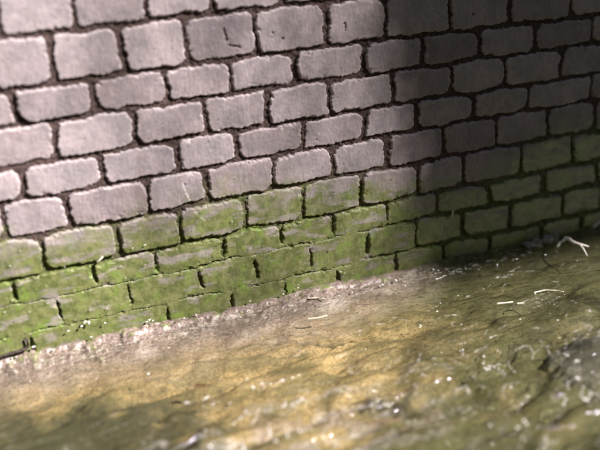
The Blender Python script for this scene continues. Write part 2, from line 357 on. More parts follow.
fillm = sstep(.36, .20, gz)*sstep(1.55, 1.05, gx)
h_mo = -.0062 + .0036*fbm(gx/.016, gz/.016, 70, 4, .6) - .003*fillm
keepm = D < .006
keepm = keepm[:-1, :-1] | keepm[1:, 1:]
co = np.stack([gx-1.1, -h_mo, gz], -1).reshape(-1, 3)
co2, q2, at2 = compact(co, grid_quads(len(XW), len(ZW), keepm), dict(algae=algae))
mortar = np_mesh('mortar', co2, q2, MORTAR, wall, at2)
# solid body of the wall behind the joints
a, b, c0, c1, y0, y1 = -1.6-1.1, 6.3-1.1, -.3, 6.49, .036, .6
vs = [(x, y, z) for z in (c0, c1) for y in (y0, y1) for x in (a, b)]
py_mesh('wall_core', vs, [(0,1,5,4),(2,6,7,3),(0,4,6,2),(1,3,7,5),(4,5,7,6),(0,2,3,1)], MORTAR, wall, False)

# ---------------------------------------------------------------- stream: bed and water
XB = axis([(-14, -1, .25), (-1, -.25, .012), (-.25, 2.75, .0036), (2.75, 4, .014), (4, 16, .25)])
YB = axis([(-14, -3, .25), (-3, -1.35, .012), (-1.35, -.0, .0036), (0, .05, .01)])
bx, by = np.meshgrid(XB, YB)
def blob(x, y, rx, ry, rot=0, soft=.6, n=.35, seed=0):
    c, s = math.cos(rot), math.sin(rot)
    u = ((bx-x)*c+(by-y)*s)/rx; v = (-(bx-x)*s+(by-y)*c)/ry
    return sstep(1+soft*.5, 1-soft*.5, np.hypot(u, v)+n*fbm(bx/.12, by/.08, seed, 4))
flow = fbm(bx/.34, by/.16, 201, 2, .35)
peb = cell(bx/.020+.4*perlin(bx/.03, by/.03, 5), by/.020, 210)
peb2 = cell(bx/.055, by/.05, 214)
lump = fbm(bx/.30+.25*perlin(bx/.2, by/.2, 221), by/.17, 220, 2, .35); fold = np.abs(fbm(bx/.36+.3*perlin(bx/.22, by/.18, 223), by/.15, 222, 2, .25))
bed = -.084 + .026*lump + .030*sstep(0, .55, fold)*sstep(-.12, -.35, by) + .006*flow + .0022*(.6-peb[0])*(.5+peb[2]) + .007*np.maximum(0, .55-peb2[0])*(peb2[2] > .72)
# silt and rubble banked against the wall foot, thinning out to the right
KX = [-2,.0,.16,.34,.53,.77,.91,1.11,1.3,1.46,1.8,2.2,3]
wid = np.interp(bx, KX, [.14,.135,.13,.16,.18,.19,.19,.14,.11,.08,.05,.06,.1])
lz = np.interp(bx, KX, [.016,.016,.015,.013,.010,.006,.003,.0,-.003,-.006,-.010,-.008,-.01])
prof = sstep(1.7, .0, -by/wid + .22*fbm(bx/.16, by/.07, 230, 2, .4))
toe = sstep(1.0, .0, -by/.065 + .75*fbm(bx/.06, by/.04, 233, 4))
bed = bed*(1-.6*prof) + .036*prof + (lz+.026)*toe*.45 + .0014*prof*fbm(bx/.035, by/.035, 240, 4, .55) + .006*toe*np.maximum(0, .5-peb2[0])*(peb2[2] > .35)
rock1 = blob(1.03, -.70, .12, .035, -.5, .6, .4, 250); sky_sheen = blob(1.60, -.72, .09, .17, -.62, .35, .3, 251)  # second blob: sky reflection of a wave, put into the bed
bed = bed + .034*rock1 + .022*sky_sheen*(1+.10*fbm(bx/.08, by/.08, 252))
pink = np.clip(prof*1.25, 0, 1)*sstep(1.62, 1.30, bx)
pink = np.clip(pink+.60*blob(.72, -.72, .34, .13, .1, .9, .5, 260)*sstep(-.15, .4, fbm(bx/.14, by/.045, 261, 4)), 0, 1)  # this blob paints the water's pale sheen into the bed colour
ochre = np.maximum(blob(.55, -.20, .85, .17, -.06, .9, .4, 270), .9*blob(1.15, -.30, .42, .16, -.15, .9, .4, 271))
ochre = np.maximum(ochre, .85*blob(.72, -.52, .42, .24, -.1, .9, .4, 272))
ochre = ochre*sstep(1.62, 1.15, bx+.15*flow)
ochre = np.clip(np.maximum(ochre, .35*sstep(.2, .7, fbm(bx/.20, by/.10, 280, 4))), 0, 1)
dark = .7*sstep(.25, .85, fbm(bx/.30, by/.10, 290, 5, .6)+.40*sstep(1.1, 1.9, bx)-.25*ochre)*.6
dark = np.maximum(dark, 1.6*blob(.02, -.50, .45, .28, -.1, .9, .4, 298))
crev = np.abs(fbm(bx/.34, by/.14, 295, 2, .3))
dark = np.maximum(dark, .6*sstep(.030, .008, crev)*(by < -.22)*sstep(.6, .9, bx)*sstep(.15, .45, perlin(bx/.3, by/.2, 296)+.15))
c1 = np.abs(by+.655+.055*np.sin((bx-.93)*22)+.015*perlin(bx/.03, by/.03, 297)); dark = np.maximum(dark, sstep(.016, .006, c1)*sstep(.90, .94, bx)*sstep(1.10, 1.05, bx))
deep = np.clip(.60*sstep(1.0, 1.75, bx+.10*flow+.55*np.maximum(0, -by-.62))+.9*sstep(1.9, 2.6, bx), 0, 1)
outer = np.clip(sstep(-1.2, -1.6, by)+sstep(2.2, 2.7, bx)+sstep(-.15, -.6, bx), 0, 1)  # bed darkened out of view so less sun bounces onto the wall
dark = np.maximum(.9*dark, .85*sstep(.050, .0, fold)*sstep(-.16, -.30, by)*sstep(.55, .9, bx)*sstep(-.1, .3, perlin(bx/.25, by/.25, 225)))
for (xa, ya, xb, yb, w_) in ((.62,-.16,1.30,-.30,.022), (.95,-.42,1.35,-.50,.020), (.45,-.36,.75,-.33,.016), (1.25,-.62,1.55,-.52,.026), (.93,-.62,1.10,-.69,.024)):
    tt_ = np.clip(((bx-xa)*(xb-xa)+(by-ya)*(yb-ya))/((xb-xa)**2+(yb-ya)**2), 0, 1)
    dd = np.hypot(bx-xa-tt_*(xb-xa), by-ya-tt_*(yb-ya)+.030*perlin(bx/.13, by*0+w_*900, 299)+.010*perlin(bx/.03, by/.03, 300))
    k_ = sstep(w_, w_*.2, dd)*np.sin(np.clip(tt_, 0, 1)*math.pi)**.6*sstep(-.35, .1, perlin(bx/.10, by/.10, 305))
    dark = np.maximum(dark, k_); bed = bed-.014*k_
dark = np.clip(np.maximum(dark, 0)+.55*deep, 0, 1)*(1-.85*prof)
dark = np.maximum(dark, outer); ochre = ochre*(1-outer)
grey = np.clip(sky_sheen*.45 + .12*rock1, 0, 1); dark = np.maximum(dark, .9*sky_sheen*(1-sky_sheen)*4*sstep(-.2, .2, perlin(bx/.09, by/.09, 306)))  # grey patch and dark outline paint the wave's sky reflection
dark = np.maximum(dark, .5*rock1*(1-rock1)*4)
co = np.stack([bx, by, bed], -1).reshape(-1, 3)
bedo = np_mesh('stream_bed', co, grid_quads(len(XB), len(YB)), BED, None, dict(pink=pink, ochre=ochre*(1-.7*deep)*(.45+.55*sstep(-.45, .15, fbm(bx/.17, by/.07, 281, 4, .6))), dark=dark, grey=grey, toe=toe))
tag(bedo, kind='structure')

ang = .18
fx = bx*math.cos(ang)+by*math.sin(ang); fy = -bx*math.sin(ang)+by*math.cos(ang)
wxx = fx+.05*perlin(bx/.25, by/.25, 301); wyy = fy+.04*perlin(bx/.22, by/.22, 302)
ridge = 1-2*np.abs(perlin(wxx/.17, wyy/.060, 311))
calm = sstep(-.05, -.5, by)
wave = .0090*calm*fbm(wxx/.42, wyy/.17, 303, 3) + .0020*(.35+.65*calm)*1.9*ridge*sstep(-.2, .5, perlin(bx/.4, by/.3, 312)+.25) + .0009*(1-2*np.abs(perlin(wxx/.060, wyy/.030, 315))) + .00025*perlin(wxx/.020, wyy/.013, 318)
wave += .020*blob(1.58, -.76, .17, .24, -.62, .7, .15, 320)
far = sstep(3.5, 5, np.hypot(bx-1, by+1)); wave = wave*(1-far)
rip = 1-2*np.abs(perlin(wxx/.085+.8*perlin(bx/.16, by/.16, 330), wyy/.055, 331))
near = sstep(-.35, -.75, by)
wave += .0045*near*rip*(1-far) + .010*near*(1-far)*perlin(bx/.19+.5*wyy, by/.12, 332)
fo = .6*sstep(.80, .97, rip)*sstep(.10, .55, fbm(bx/.16, by/.10, 333, 4, .6))*near
fo = np.maximum(fo, .6*sstep(.90, .99, ridge)*sstep(.25, .6, fbm(bx/.2, by/.08, 334, 4, .6))*sstep(-.06, -.2, by))
lip = sstep(.07, .012, np.abs(by+.06+.04*perlin(bx/.15, by*0, 335)))*sstep(.2, .6, fbm(bx/.035, by/.014, 336, 4, .65))*(bx < 1.9)
milky_sheen = .55*blob(.62, -.82, .42, .20, .1, .9, .4, 340)*sstep(.0, .6, fbm(bx/.13+.4*perlin(bx/.1, by/.1, 341), by/.045, 342, 4, .6))  # broad milky highlights painted on the water
lip_glint = .7*sstep(.16, .03, -by)*sstep(1.3, .9, bx)*sstep(.32, .62, fbm(bx/.030, by/.016, 343, 3, .6))  # glints painted along the wet wall foot
fo = np.clip(np.maximum(np.maximum(fo, .8*lip), np.maximum(milky_sheen, lip_glint)), 0, 1)*sstep(-.35, .25, fbm(bx/.012, by/.010, 337, 3))
wave = wave*1.7
co = np.stack([bx, by, wave], -1).reshape(-1, 3)
wat = np_mesh('water', co, grid_quads(len(XB), len(YB)), WATER, None, dict(foam_glint=fo))
tag(wat, kind='structure')

# ---------------------------------------------------------------- loose things
def wz(x, y):
    """height of the water at a place"""
    return float(wave[min(len(YB)-1, int(np.searchsorted(YB, y))), min(len(XB)-1, int(np.searchsorted(XB, x)))])
def wobbly(n_u, n_v, rx, ry, rz, rough_, seed):
    """a lumpy closed stone"""
    rs = np.random.RandomState(seed); ph = rs.uniform(0, 6.28, (5, 3)); fr = rs.uniform(1, 3.2, (5, 3))
    vs = [(0, 0, -rz)]; fs = []
    for i in range(1, n_v):
        th = math.pi*i/n_v
        for j in range(n_u):
            p = 2*math.pi*j/n_u; d = Vector((math.sin(th)*math.cos(p), math.sin(th)*math.sin(p), -math.cos(th)))
            k = 1+rough_*sum(math.sin(f[0]*d.x*2+a_[0])*math.sin(f[1]*d.y*2+a_[1])*math.sin(f[2]*d.z*2+a_[2]) for f, a_ in zip(fr, ph))
            e = [math.copysign(abs(x)**.75, x) for x in d]
            vs.append((e[0]*rx*k, e[1]*ry*k, e[2]*rz*k))
    vs.append((0, 0, rz)); T = len(vs)-1
    for j in range(n_u):
        fs.append((0, 1+(j+1) % n_u, 1+j)); b_ = 1+(n_v-2)*n_u; fs.append((T, b_+j, b_+(j+1) % n_u))
        for i in range(n_v-2):
            o = 1+i*n_u; fs.append((o+j, o+(j+1) % n_u, o+n_u+(j+1) % n_u, o+n_u+j))
    return vs, fs
def rubble(x, y, z, rx, ry, rz, seed, label):
    vs, fs = wobbly(28, 18, rx, ry, rz, .22, seed)
    o = py_mesh('rubble_stone', vs, fs, RUBBLE); o.location = (x, y, z); o.rotation_euler = (.2, -.15, seed*.7)
    return tag(o, label, 'stone', 'loose stones at the wall foot')
def tube(name, pts, radii, mat, parent=None, sides=10):
    pts = [Vector(p) for p in pts]; vs = []; fs = []
    # resample smoothly
    P_, R_ = [], []
    for i in range(len(pts)-1):
        p0 = pts[max(0, i-1)]; p1 = pts[i]; p2 = pts[i+1]; p3 = pts[min(len(pts)-1, i+2)]
        for s in range(5):
            t = s/5; P_.append(.5*((2*p1)+(p2-p0)*t+(2*p0-5*p1+4*p2-p3)*t*t+(3*p1-p0-3*p2+p3)*t**3)); R_.append(radii[i]*(1-t)+radii[i+1]*t)
    P_.append(pts[-1]); R_.append(radii[-1])
    up = Vector((.1, .2, 1))
    for i, (p, r) in enumerate(zip(P_, R_)):
        d = (P_[min(i+1, len(P_)-1)]-P_[max(i-1, 0)]).normalized(); a_ = d.cross(up).normalized(); b_ = d.cross(a_)
        for k in range(sides):
            an = 2*math.pi*k/sides; rr = r*(1+.14*math.sin(k*2.3+i*1.1)+.08*math.sin(i*2.7))
            vs.append(p+a_*math.cos(an)*rr+b_*math.sin(an)*rr)
    n = len(P_)
    for i in range(n-1):
        for k in range(sides): fs.append((i*sides+k, i*sides+(k+1) % sides, (i+1)*sides+(k+1) % sides, (i+1)*sides+k))
    fs.append(tuple(range(sides))[::-1]); fs.append(tuple((n-1)*sides+k for k in range(sides)))
    return py_mesh(name, vs, fs, mat, parent)
def blade(name, pts, width, mat, thick=.0012):
    """a thin flat strip (straw, leaf blade) with thickness, along pts"""
    pts = [Vector(p) for p in pts]; lift = max(wz(p.x, p.y) for p in pts)-.006; pts = [p+Vector((0, 0, lift)) for p in pts]; vs = []; fs = []; n = len(pts)
    for i, p in enumerate(pts):
        d = (pts[min(i+1, n-1)]-pts[max(i-1, 0)]); s = Vector((-d.y, d.x, 0)).normalized()
        w = width*(1 if name == 'straw' else max(.15, math.sin(math.pi*(i+.5)/n)))
        for sx, sz in ((-1,-1),(1,-1),(1,1),(0,1.8),(-1,1)): vs.append(p+s*w*sx*.5+Vector((0,0,thick*sz)))
    for i in range(n-1):
        for k in range(5): fs.append((i*5+k, i*5+(k+1) % 5, i*5+5+(k+1) % 5, i*5+5+k))
    fs.append((4,3,2,1,0)); fs.append(tuple((n-1)*5+k for k in range(5)))
    return py_mesh(name, vs, fs, mat, None, False)

twig = empty('twig', (2.0243, -0.113, 0.0))
tag(twig, 'bleached white forked twig lying at the dark right foot of the wall', 'twig')
tube('stem', [(-0.0437, 0.0199, 0.002), (-0.0241, 0.0257, 0.014), (-0.0179, 0.0167, 0.022), (-0.0088, 0.0173, 0.03), (-0.0041, 0.0032, 0.032), (-0.0052, -0.0216, 0.029), (0.0103, -0.0423, 0.024), (0.0356, -0.0592, 0.016)], [.0036,.0062,.0050,.0074,.0064,.0056,.0048,.0026], DRYWOOD, twig)
tube('side_shoot', [(0.0076, -0.0457, 0.023), (0.0098, -0.0607, 0.014), (0.0006, -0.0955, 0.001)], [.0032,.0026,.0018], DRYWOOD, twig)
tag(tube('stick', [(2.2121, -0.0118, 0.004), (2.2289, -0.0082, 0.012), (2.244, -0.0094, 0.022)], [.0050,.0060,.0052], DRYWOOD), 'short pale broken stick end beside the wall at the far right, beyond the forked twig', 'stick')
tag(tube('stick', [(-0.0351, -0.026, 0.0309), (-0.0076, -0.024, 0.0364), (0.0196, -0.022, 0.0385), (0.0434, -0.022, 0.0392), (0.0638, -0.018, 0.0423), (0.0708, -0.017, 0.0573), (0.0665, -0.014, 0.0744)], [.003,.0042,.0048,.0044,.0048,.0036,.0030], BLACK_BROWN), 'black hooked strip lying along the wall foot at the far left', 'stick')  # thin black strip, bent up at its right end
tag(blade('straw', [(1.5111, -0.3992, 0.012), (1.5372, -0.4061, 0.012), (1.5629, -0.4136, 0.012)], 0.0055, STRAW), 'longer of two pale straws lying end to end on the dark stream right of centre', 'straw', 'pale straws on the water')
tag(blade('straw', [(1.5656, -0.4318, 0.012), (1.588, -0.4384, 0.012)], 0.0055, STRAW), 'shorter of two pale straws lying end to end on the dark stream right of centre', 'straw', 'pale straws on the water')
tag(blade('straw', [(0.9895, -0.0574, 0.014), (1.0146, -0.0678, 0.014), (1.0348, -0.0896, 0.014)], 0.005, STRAW), 'pale curved straw close under the green stones below the middle of the wall', 'straw', 'pale straws on the water')
tag(blade('straw', [(0.9286, -0.1941, 0.013), (0.9599, -0.2032, 0.013), (0.9928, -0.201, 0.013)], 0.006, STRAW), 'broad pale straw on the ochre shallows, the farther out of two near the wall middle', 'straw', 'pale straws on the water')
tag(blade('straw', [(1.6682, -0.3815, 0.01), (1.711, -0.3833, 0.01), (1.7398, -0.4039, 0.01), (1.7554, -0.4257, 0.01)], 0.0026, STRAW), 'long thin bent grey straw on the dark stream below the forked twig', 'straw', 'pale straws on the water')
tag(blade('leaf', [(0.4785, -0.4294, 0.013), (0.4936, -0.4282, 0.013), (0.5116, -0.4376, 0.013)], 0.013, LEAF), 'small dark brown leaf floating on the ochre shallows left of centre', 'leaf')
tag(blade('leaf', [(0.8192, 0.0019, 0.014), (0.8356, -0.0028, 0.014), (0.8506, -0.0111, 0.014)], 0.01, BLACK_BROWN), 'tiny blackish leaf scrap at the edge of the pink ledge under the green wall', 'leaf')
tag(tube('straw', [(0.3139, -0.014, 0.2749), (0.3236, -0.017, 0.2823), (0.3342, -0.015, 0.2893)], [0.0022, 0.0036, 0.0026], STRAW), 'short cream straw stuck slantwise on the green stones at left', 'straw', 'straws stuck to the wall')
tag(tube('straw', [(1.5732, -0.014, 0.1722), (1.5748, -0.018, 0.1886), (1.5787, -0.015, 0.2022)], [0.002, 0.0042, 0.003], STRAW), 'short upright pale straw stuck on the dark green stones right of centre', 'straw', 'straws stuck to the wall')
rubble(1.938, -0.028, 0.004, 0.02, 0.016, 0.015, 3, 'pale pointed loose stone at the dark wall foot, farthest left of the forked twig')
rubble(1.9105, -0.0357, 0.004, 0.034, 0.02, 0.01, 4, 'flat grey loose stone at the dark wall foot, lowest and widest')
rubble(1.9929, -0.028, 0.004, 0.026, 0.016, 0.017, 5, 'dull grey blocky loose stone at the dark wall foot, second from the forked twig')
rubble(2.0216, -0.028, 0.004, 0.01, 0.01, 0.018, 6, 'smallest pale loose stone at the dark wall foot, nearest the forked twig')


# ---------------------------------------------------------------- white beads for foam and painted sun glints, on water and wall
def blobs(name, spots, mat, parent=None, kind='stuff', flat=.6):
    """spots: (x, y, z, radius); lumpy little beads in one mesh"""
    rs = np.random.RandomState(5); nu, nv = 9, 6; V = []; F = []; base = 0
    th = np.linspace(0, math.pi, nv+1)[:, None]; ph = np.linspace(0, 2*math.pi, nu, endpoint=False)[None, :]
    ux = (np.sin(th)*np.cos(ph)).ravel(); uy = (np.sin(th)*np.sin(ph)).ravel(); uz = (np.cos(th)+0*ph).ravel()
    i = np.arange(nv)[:, None]*nu; j = np.arange(nu)[None, :]
    q_ = np.stack([i+j, i+nu+j, i+nu+(j+1) % nu, i+(j+1) % nu], -1).reshape(-1, 4)
    for (x, y, z, r) in spots:
        k = 1+.25*rs.uniform(-1, 1, ux.shape)*(np.abs(uz) < .99); a_ = rs.uniform(.6, 1.5)
        V.append(np.stack([x+ux*r*k*a_, y+uy*r*k/a_, z+uz*r*k*flat], -1)); F.append(q_+base); base += len(ux)
    o = np_mesh(name, np.concatenate(V), np.concatenate(F), mat, parent)
    if kind: o['kind'] = kind
    return o
FOAM_GLINT_SPOTS=[  # foam beads and painted sun glints, mostly on the water
(0.1938,-0.0200,0.0690,0.0034),
(0.1936,-0.0200,0.0697,0.0020),
(0.1965,-0.0200,0.0697,0.0014),
(0.2597,-0.0200,0.0309,0.0034),
(0.2612,-0.0200,0.0302,0.0013),
(0.2574,-0.0200,0.0310,0.0016),
(0.2160,-0.0200,0.0102,0.0033),
(0.2160,-0.0200,0.0103,0.0020),
(0.2158,-0.0200,0.0092,0.0016),
(0.1396,-0.0200,0.0162,0.0033),
(0.1391,-0.0200,0.0162,0.0020),
(0.1400,-0.0200,0.0168,0.0015),
(0.0830,-0.0200,0.0417,0.0045),
(0.0873,-0.0200,0.0418,0.0029),
(0.0864,-0.0200,0.0424,0.0023),
(0.0168,-0.0200,0.0209,0.0033),
(0.0158,-0.0200,0.0223,0.0017),
(0.0168,-0.0200,0.0198,0.0018),
(0.0287,-0.0200,0.0211,0.0026),
(0.0282,-0.0200,0.0204,0.0019),
(0.0281,-0.0200,0.0216,0.0012),
(0.3091,-0.0200,0.0681,0.0035),
(0.3092,-0.0200,0.0675,0.0020),
(0.3105,-0.0200,0.0671,0.0018),
(0.6027,-0.0200,0.0240,0.0040),
(0.6029,-0.0200,0.0261,0.0026),
(0.6005,-0.0200,0.0232,0.0020),
(0.5619,-0.0200,0.0231,0.0035),
(0.5610,-0.0200,0.0223,0.0013),
(0.5618,-0.0200,0.0206,0.0016),
(0.7394,-0.0629,0.0060,0.0028),
(0.7389,-0.0599,0.0060,0.0016),
(0.7393,-0.0627,0.0060,0.0011),
(0.7913,-0.0200,0.0301,0.0036),
(0.7915,-0.0200,0.0298,0.0015),
(0.7906,-0.0200,0.0304,0.0028),
(0.1815,-0.1194,0.0060,0.0021),
(0.1801,-0.1180,0.0060,0.0010),
(0.1834,-0.1191,0.0060,0.0014),
(0.3773,-0.2886,0.0060,0.0041),
(0.3798,-0.2861,0.0060,0.0027),
(0.3800,-0.2880,0.0060,0.0021),
(0.0531,-0.1563,0.0060,0.0021),
(0.0532,-0.1569,0.0060,0.0014),
(0.0539,-0.1538,0.0060,0.0015),
(0.9101,-0.0200,0.0282,0.0036),
(0.9118,-0.0200,0.0271,0.0028),
(0.9106,-0.0200,0.0293,0.0020),
(0.9658,-0.0200,0.0378,0.0030),
(0.9659,-0.0200,0.0376,0.0022),
(0.9655,-0.0200,0.0381,0.0016),
(1.1443,-0.0708,0.0060,0.0031),
(1.1434,-0.0743,0.0060,0.0020),
(1.1433,-0.0705,0.0060,0.0020),
(1.2599,-0.0708,0.0060,0.0037),
(1.2596,-0.0708,0.0060,0.0014),
(1.2617,-0.0750,0.0060,0.0022),
(1.2471,-0.0730,0.0060,0.0029),
(1.2470,-0.0741,0.0060,0.0019),
(1.2484,-0.0725,0.0060,0.0011),
(1.3178,-0.0654,0.0060,0.0049),
(1.3142,-0.0699,0.0060,0.0021),
(1.3194,-0.0590,0.0060,0.0033),
(1.3643,-0.0530,0.0060,0.0030),
(1.3645,-0.0524,0.0060,0.0015),
(1.3610,-0.0535,0.0060,0.0013),
(1.4769,-0.0475,0.0060,0.0051),
(1.4823,-0.0416,0.0060,0.0026),
(1.4763,-0.0494,0.0060,0.0036),
(1.4880,-0.0638,0.0060,0.0038),
(1.4888,-0.0610,0.0060,0.0018),
(1.4920,-0.0606,0.0060,0.0015),
(1.3256,-0.1169,0.0060,0.0032),
(1.3286,-0.1144,0.0060,0.0016),
(1.3243,-0.1187,0.0060,0.0019),
(1.6972,-0.1223,0.0060,0.0041),
(1.7000,-0.1203,0.0060,0.0028),
(1.6940,-0.1280,0.0060,0.0028),
(1.8974,-0.1324,0.0060,0.0039),
(1.9007,-0.1326,0.0060,0.0028),
(1.8975,-0.1326,0.0060,0.0026),
(1.3212,-0.3411,0.0060,0.0032),
(1.3208,-0.3408,0.0060,0.0025),
(1.3186,-0.3396,0.0060,0.0012),
(1.3631,-0.2892,0.0060,0.0023),
(1.3643,-0.2913,0.0060,0.0013),
(1.3632,-0.2894,0.0060,0.0014),
(1.2256,-0.3995,0.0060,0.0022),
(1.2253,-0.4008,0.0060,0.0013),
(1.2249,-0.3980,0.0060,0.0011),
(1.4208,-0.9155,0.0060,0.0038),
(1.4207,-0.9167,0.0060,0.0027),
(1.4207,-0.9165,0.0060,0.0018),
(1.1134,-0.9607,0.0060,0.0032),
(1.1135,-0.9607,0.0060,0.0018),
(1.1133,-0.9632,0.0060,0.0023),
(1.6670,-0.3889,0.0060,0.0033),
(1.6677,-0.3871,0.0060,0.0012),
(1.6655,-0.3889,0.0060,0.0020),
(1.5629,-0.6421,0.0060,0.0028),
(1.5613,-0.6449,0.0060,0.0013),
(1.5596,-0.6426,0.0060,0.0013),
(1.5080,-0.5303,0.0060,0.0024),
(1.5087,-0.5285,0.0060,0.0015),
(1.5087,-0.5311,0.0060,0.0009),
(1.3482,-0.4432,0.0060,0.0022),
(1.3482,-0.4430,0.0060,0.0011),
(1.3504,-0.4441,0.0060,0.0013),
(0.6627,-0.7750,0.0060,0.0033),
(0.6622,-0.7733,0.0060,0.0024),
(0.6629,-0.7783,0.0060,0.0012),
(0.6725,-0.7850,0.0060,0.0023),
(0.6725,-0.7837,0.0060,0.0015),
(0.6705,-0.7845,0.0060,0.0010),
(0.6251,-0.5171,0.0060,0.0040),
(0.6288,-0.5152,0.0060,0.0018),
(0.6235,-0.5214,0.0060,0.0020),
(0.6550,-0.5089,0.0060,0.0030),
(0.6553,-0.5073,0.0060,0.0020),
(0.6534,-0.5084,0.0060,0.0016),
(0.6258,-0.4632,0.0060,0.0028),
(0.6278,-0.4626,0.0060,0.0020),
(0.6265,-0.4629,0.0060,0.0021),
(0.5460,-0.5510,0.0060,0.0025),
(0.5445,-0.5501,0.0060,0.0010),
(0.5462,-0.5505,0.0060,0.0015),
(0.4365,-0.7232,0.0060,0.0036),
(0.4382,-0.7253,0.0060,0.0020),
(0.4361,-0.7197,0.0060,0.0028),
(0.4485,-0.7100,0.0060,0.0029),
(0.4478,-0.7081,0.0060,0.0018),
(0.4471,-0.7087,0.0060,0.0021),
(1.3052,-0.6388,0.0070,0.0008),
(1.2986,-0.6456,0.0070,0.0024),
(1.2964,-0.6523,0.0070,0.0022),
(1.2934,-0.6557,0.0070,0.0008),
(1.2873,-0.6676,0.0070,0.0018),
(1.2862,-0.6681,0.0070,0.0008),
(1.2807,-0.6715,0.0070,0.0026),
(1.2840,-0.6728,0.0070,0.0018),
(1.2781,-0.6841,0.0070,0.0011),
(1.2777,-0.6824,0.0070,0.0007),
(1.2742,-0.6890,0.0070,0.0019),
(1.2717,-0.6991,0.0070,0.0027),
(1.2749,-0.7015,0.0070,0.0025),
(1.2665,-0.7097,0.0070,0.0017),
(1.2716,-0.7125,0.0070,0.0015),
(1.2750,-0.7103,0.0070,0.0022),
(1.2726,-0.7089,0.0070,0.0020),
(1.2747,-0.7082,0.0070,0.0008),
(1.2799,-0.7073,0.0070,0.0026),
(1.2800,-0.7102,0.0070,0.0008),
(1.2870,-0.7066,0.0070,0.0024),
(1.2868,-0.7082,0.0070,0.0016),
(1.2846,-0.7081,0.0070,0.0019),
(1.2905,-0.7105,0.0070,0.0025),
(1.2893,-0.7135,0.0070,0.0026),
(1.2878,-0.7183,0.0070,0.0022),
(1.2919,-0.7172,0.0070,0.0008),
(1.2967,-0.7260,0.0070,0.0024),
(1.2959,-0.7303,0.0070,0.0013),
(1.2947,-0.7323,0.0070,0.0013),
(1.3008,-0.7378,0.0070,0.0016),
(1.3014,-0.7398,0.0070,0.0018),
(1.2997,-0.7410,0.0070,0.0008),
(1.3029,-0.7434,0.0070,0.0013),
(1.3034,-0.7452,0.0070,0.0007),
(1.2893,-0.6871,0.0070,0.0016),
(1.2886,-0.6890,0.0070,0.0017),
(1.2928,-0.6907,0.0070,0.0016),
(1.2941,-0.6874,0.0070,0.0015),
(1.2947,-0.6926,0.0070,0.0005),
(1.2944,-0.6911,0.0070,0.0015),
(1.3002,-0.6942,0.0070,0.0006),
(1.3002,-0.6968,0.0070,0.0009),
(1.2984,-0.6955,0.0070,0.0012),
(1.3008,-0.6988,0.0070,0.0017),
(1.3044,-0.6952,0.0070,0.0011),
(1.3027,-0.6989,0.0070,0.0008),
(1.3056,-0.7035,0.0070,0.0005),
(1.3062,-0.7036,0.0070,0.0010),
(1.3051,-0.7064,0.0070,0.0016),
(1.3100,-0.7029,0.0070,0.0015),
(1.3066,-0.7069,0.0070,0.0015),
(1.3124,-0.7096,0.0070,0.0010),
(1.3115,-0.7091,0.0070,0.0013),
(1.3118,-0.7136,0.0070,0.0016),
(1.3121,-0.7129,0.0070,0.0007),
(1.3287,-0.7324,0.0070,0.0012),
(1.3312,-0.7297,0.0070,0.0005),
(1.3323,-0.7391,0.0070,0.0006),
(1.3290,-0.7410,0.0070,0.0013),
(1.3316,-0.7409,0.0070,0.0011),
(1.3290,-0.7488,0.0070,0.0009),
(1.3273,-0.7537,0.0070,0.0007),
(1.3311,-0.7534,0.0070,0.0018),
(1.3310,-0.7551,0.0070,0.0009),
(1.3302,-0.7581,0.0070,0.0018),
(1.3342,-0.7598,0.0070,0.0006),
(1.3422,-0.6540,0.0070,0.0021),
(1.3438,-0.6651,0.0070,0.0023),
(1.2500,-0.5972,0.0070,0.0010),
(1.2515,-0.5956,0.0070,0.0008),
(1.2543,-0.5902,0.0070,0.0018),
(1.2620,-0.5869,0.0070,0.0009),
(1.2636,-0.5914,0.0070,0.0007),
(1.2626,-0.5927,0.0070,0.0025),
(1.2584,-0.5983,0.0070,0.0010),
(1.2548,-0.6032,0.0070,0.0008),
(1.2506,-0.6059,0.0070,0.0010),
(1.2533,-0.6092,0.0070,0.0013),
(1.2486,-0.6141,0.0070,0.0013),
(1.2470,-0.6170,0.0070,0.0014),
(1.4111,-0.9516,0.0070,0.0021),
(1.4089,-0.9560,0.0070,0.0017),
(1.4032,-0.9598,0.0070,0.0028),
(1.3953,-0.9640,0.0070,0.0017),
(1.3949,-0.9676,0.0070,0.0022),
(1.3883,-0.9688,0.0070,0.0028),
(1.3867,-0.9787,0.0070,0.0023),
(1.3876,-0.9781,0.0070,0.0019),
(1.3903,-0.9749,0.0070,0.0011),
(1.3878,-0.9820,0.0070,0.0032),
(1.3891,-0.9818,0.0070,0.0025),
(1.3875,-0.9851,0.0070,0.0018),
(1.3888,-0.9870,0.0070,0.0013),
(1.3921,-0.9870,0.0070,0.0034),
(1.3931,-0.9878,0.0070,0.0031),
(1.3988,-0.9900,0.0070,0.0029),
(1.4021,-0.9839,0.0070,0.0032),
(1.4075,-0.9818,0.0070,0.0014),
(1.4114,-0.9780,0.0070,0.0029),
(1.4154,-0.9782,0.0070,0.0014),
(1.3820,-0.9276,0.0070,0.0018),
(1.3797,-0.9283,0.0070,0.0017),
(1.3725,-0.9367,0.0070,0.0032),
(1.3696,-0.9391,0.0070,0.0021),
(1.3698,-0.9393,0.0070,0.0020),
(1.3571,-0.9553,0.0070,0.0017),
(1.3543,-0.9518,0.0070,0.0032),
(1.3488,-0.9569,0.0070,0.0017),
(1.3446,-0.9585,0.0070,0.0030),
(1.3367,-0.9649,0.0070,0.0033),
(1.4534,-0.8574,0.0070,0.0011),
(1.4584,-0.8563,0.0070,0.0016),
(1.4638,-0.8535,0.0070,0.0027),
(1.4666,-0.8510,0.0070,0.0035),
(1.4705,-0.8528,0.0070,0.0017),
(1.4687,-0.8616,0.0070,0.0019),
(1.4634,-0.8644,0.0070,0.0020),
(1.4768,-0.7847,0.0070,0.0018),
(1.4781,-0.7860,0.0070,0.0030),
(1.4783,-0.7847,0.0070,0.0036),
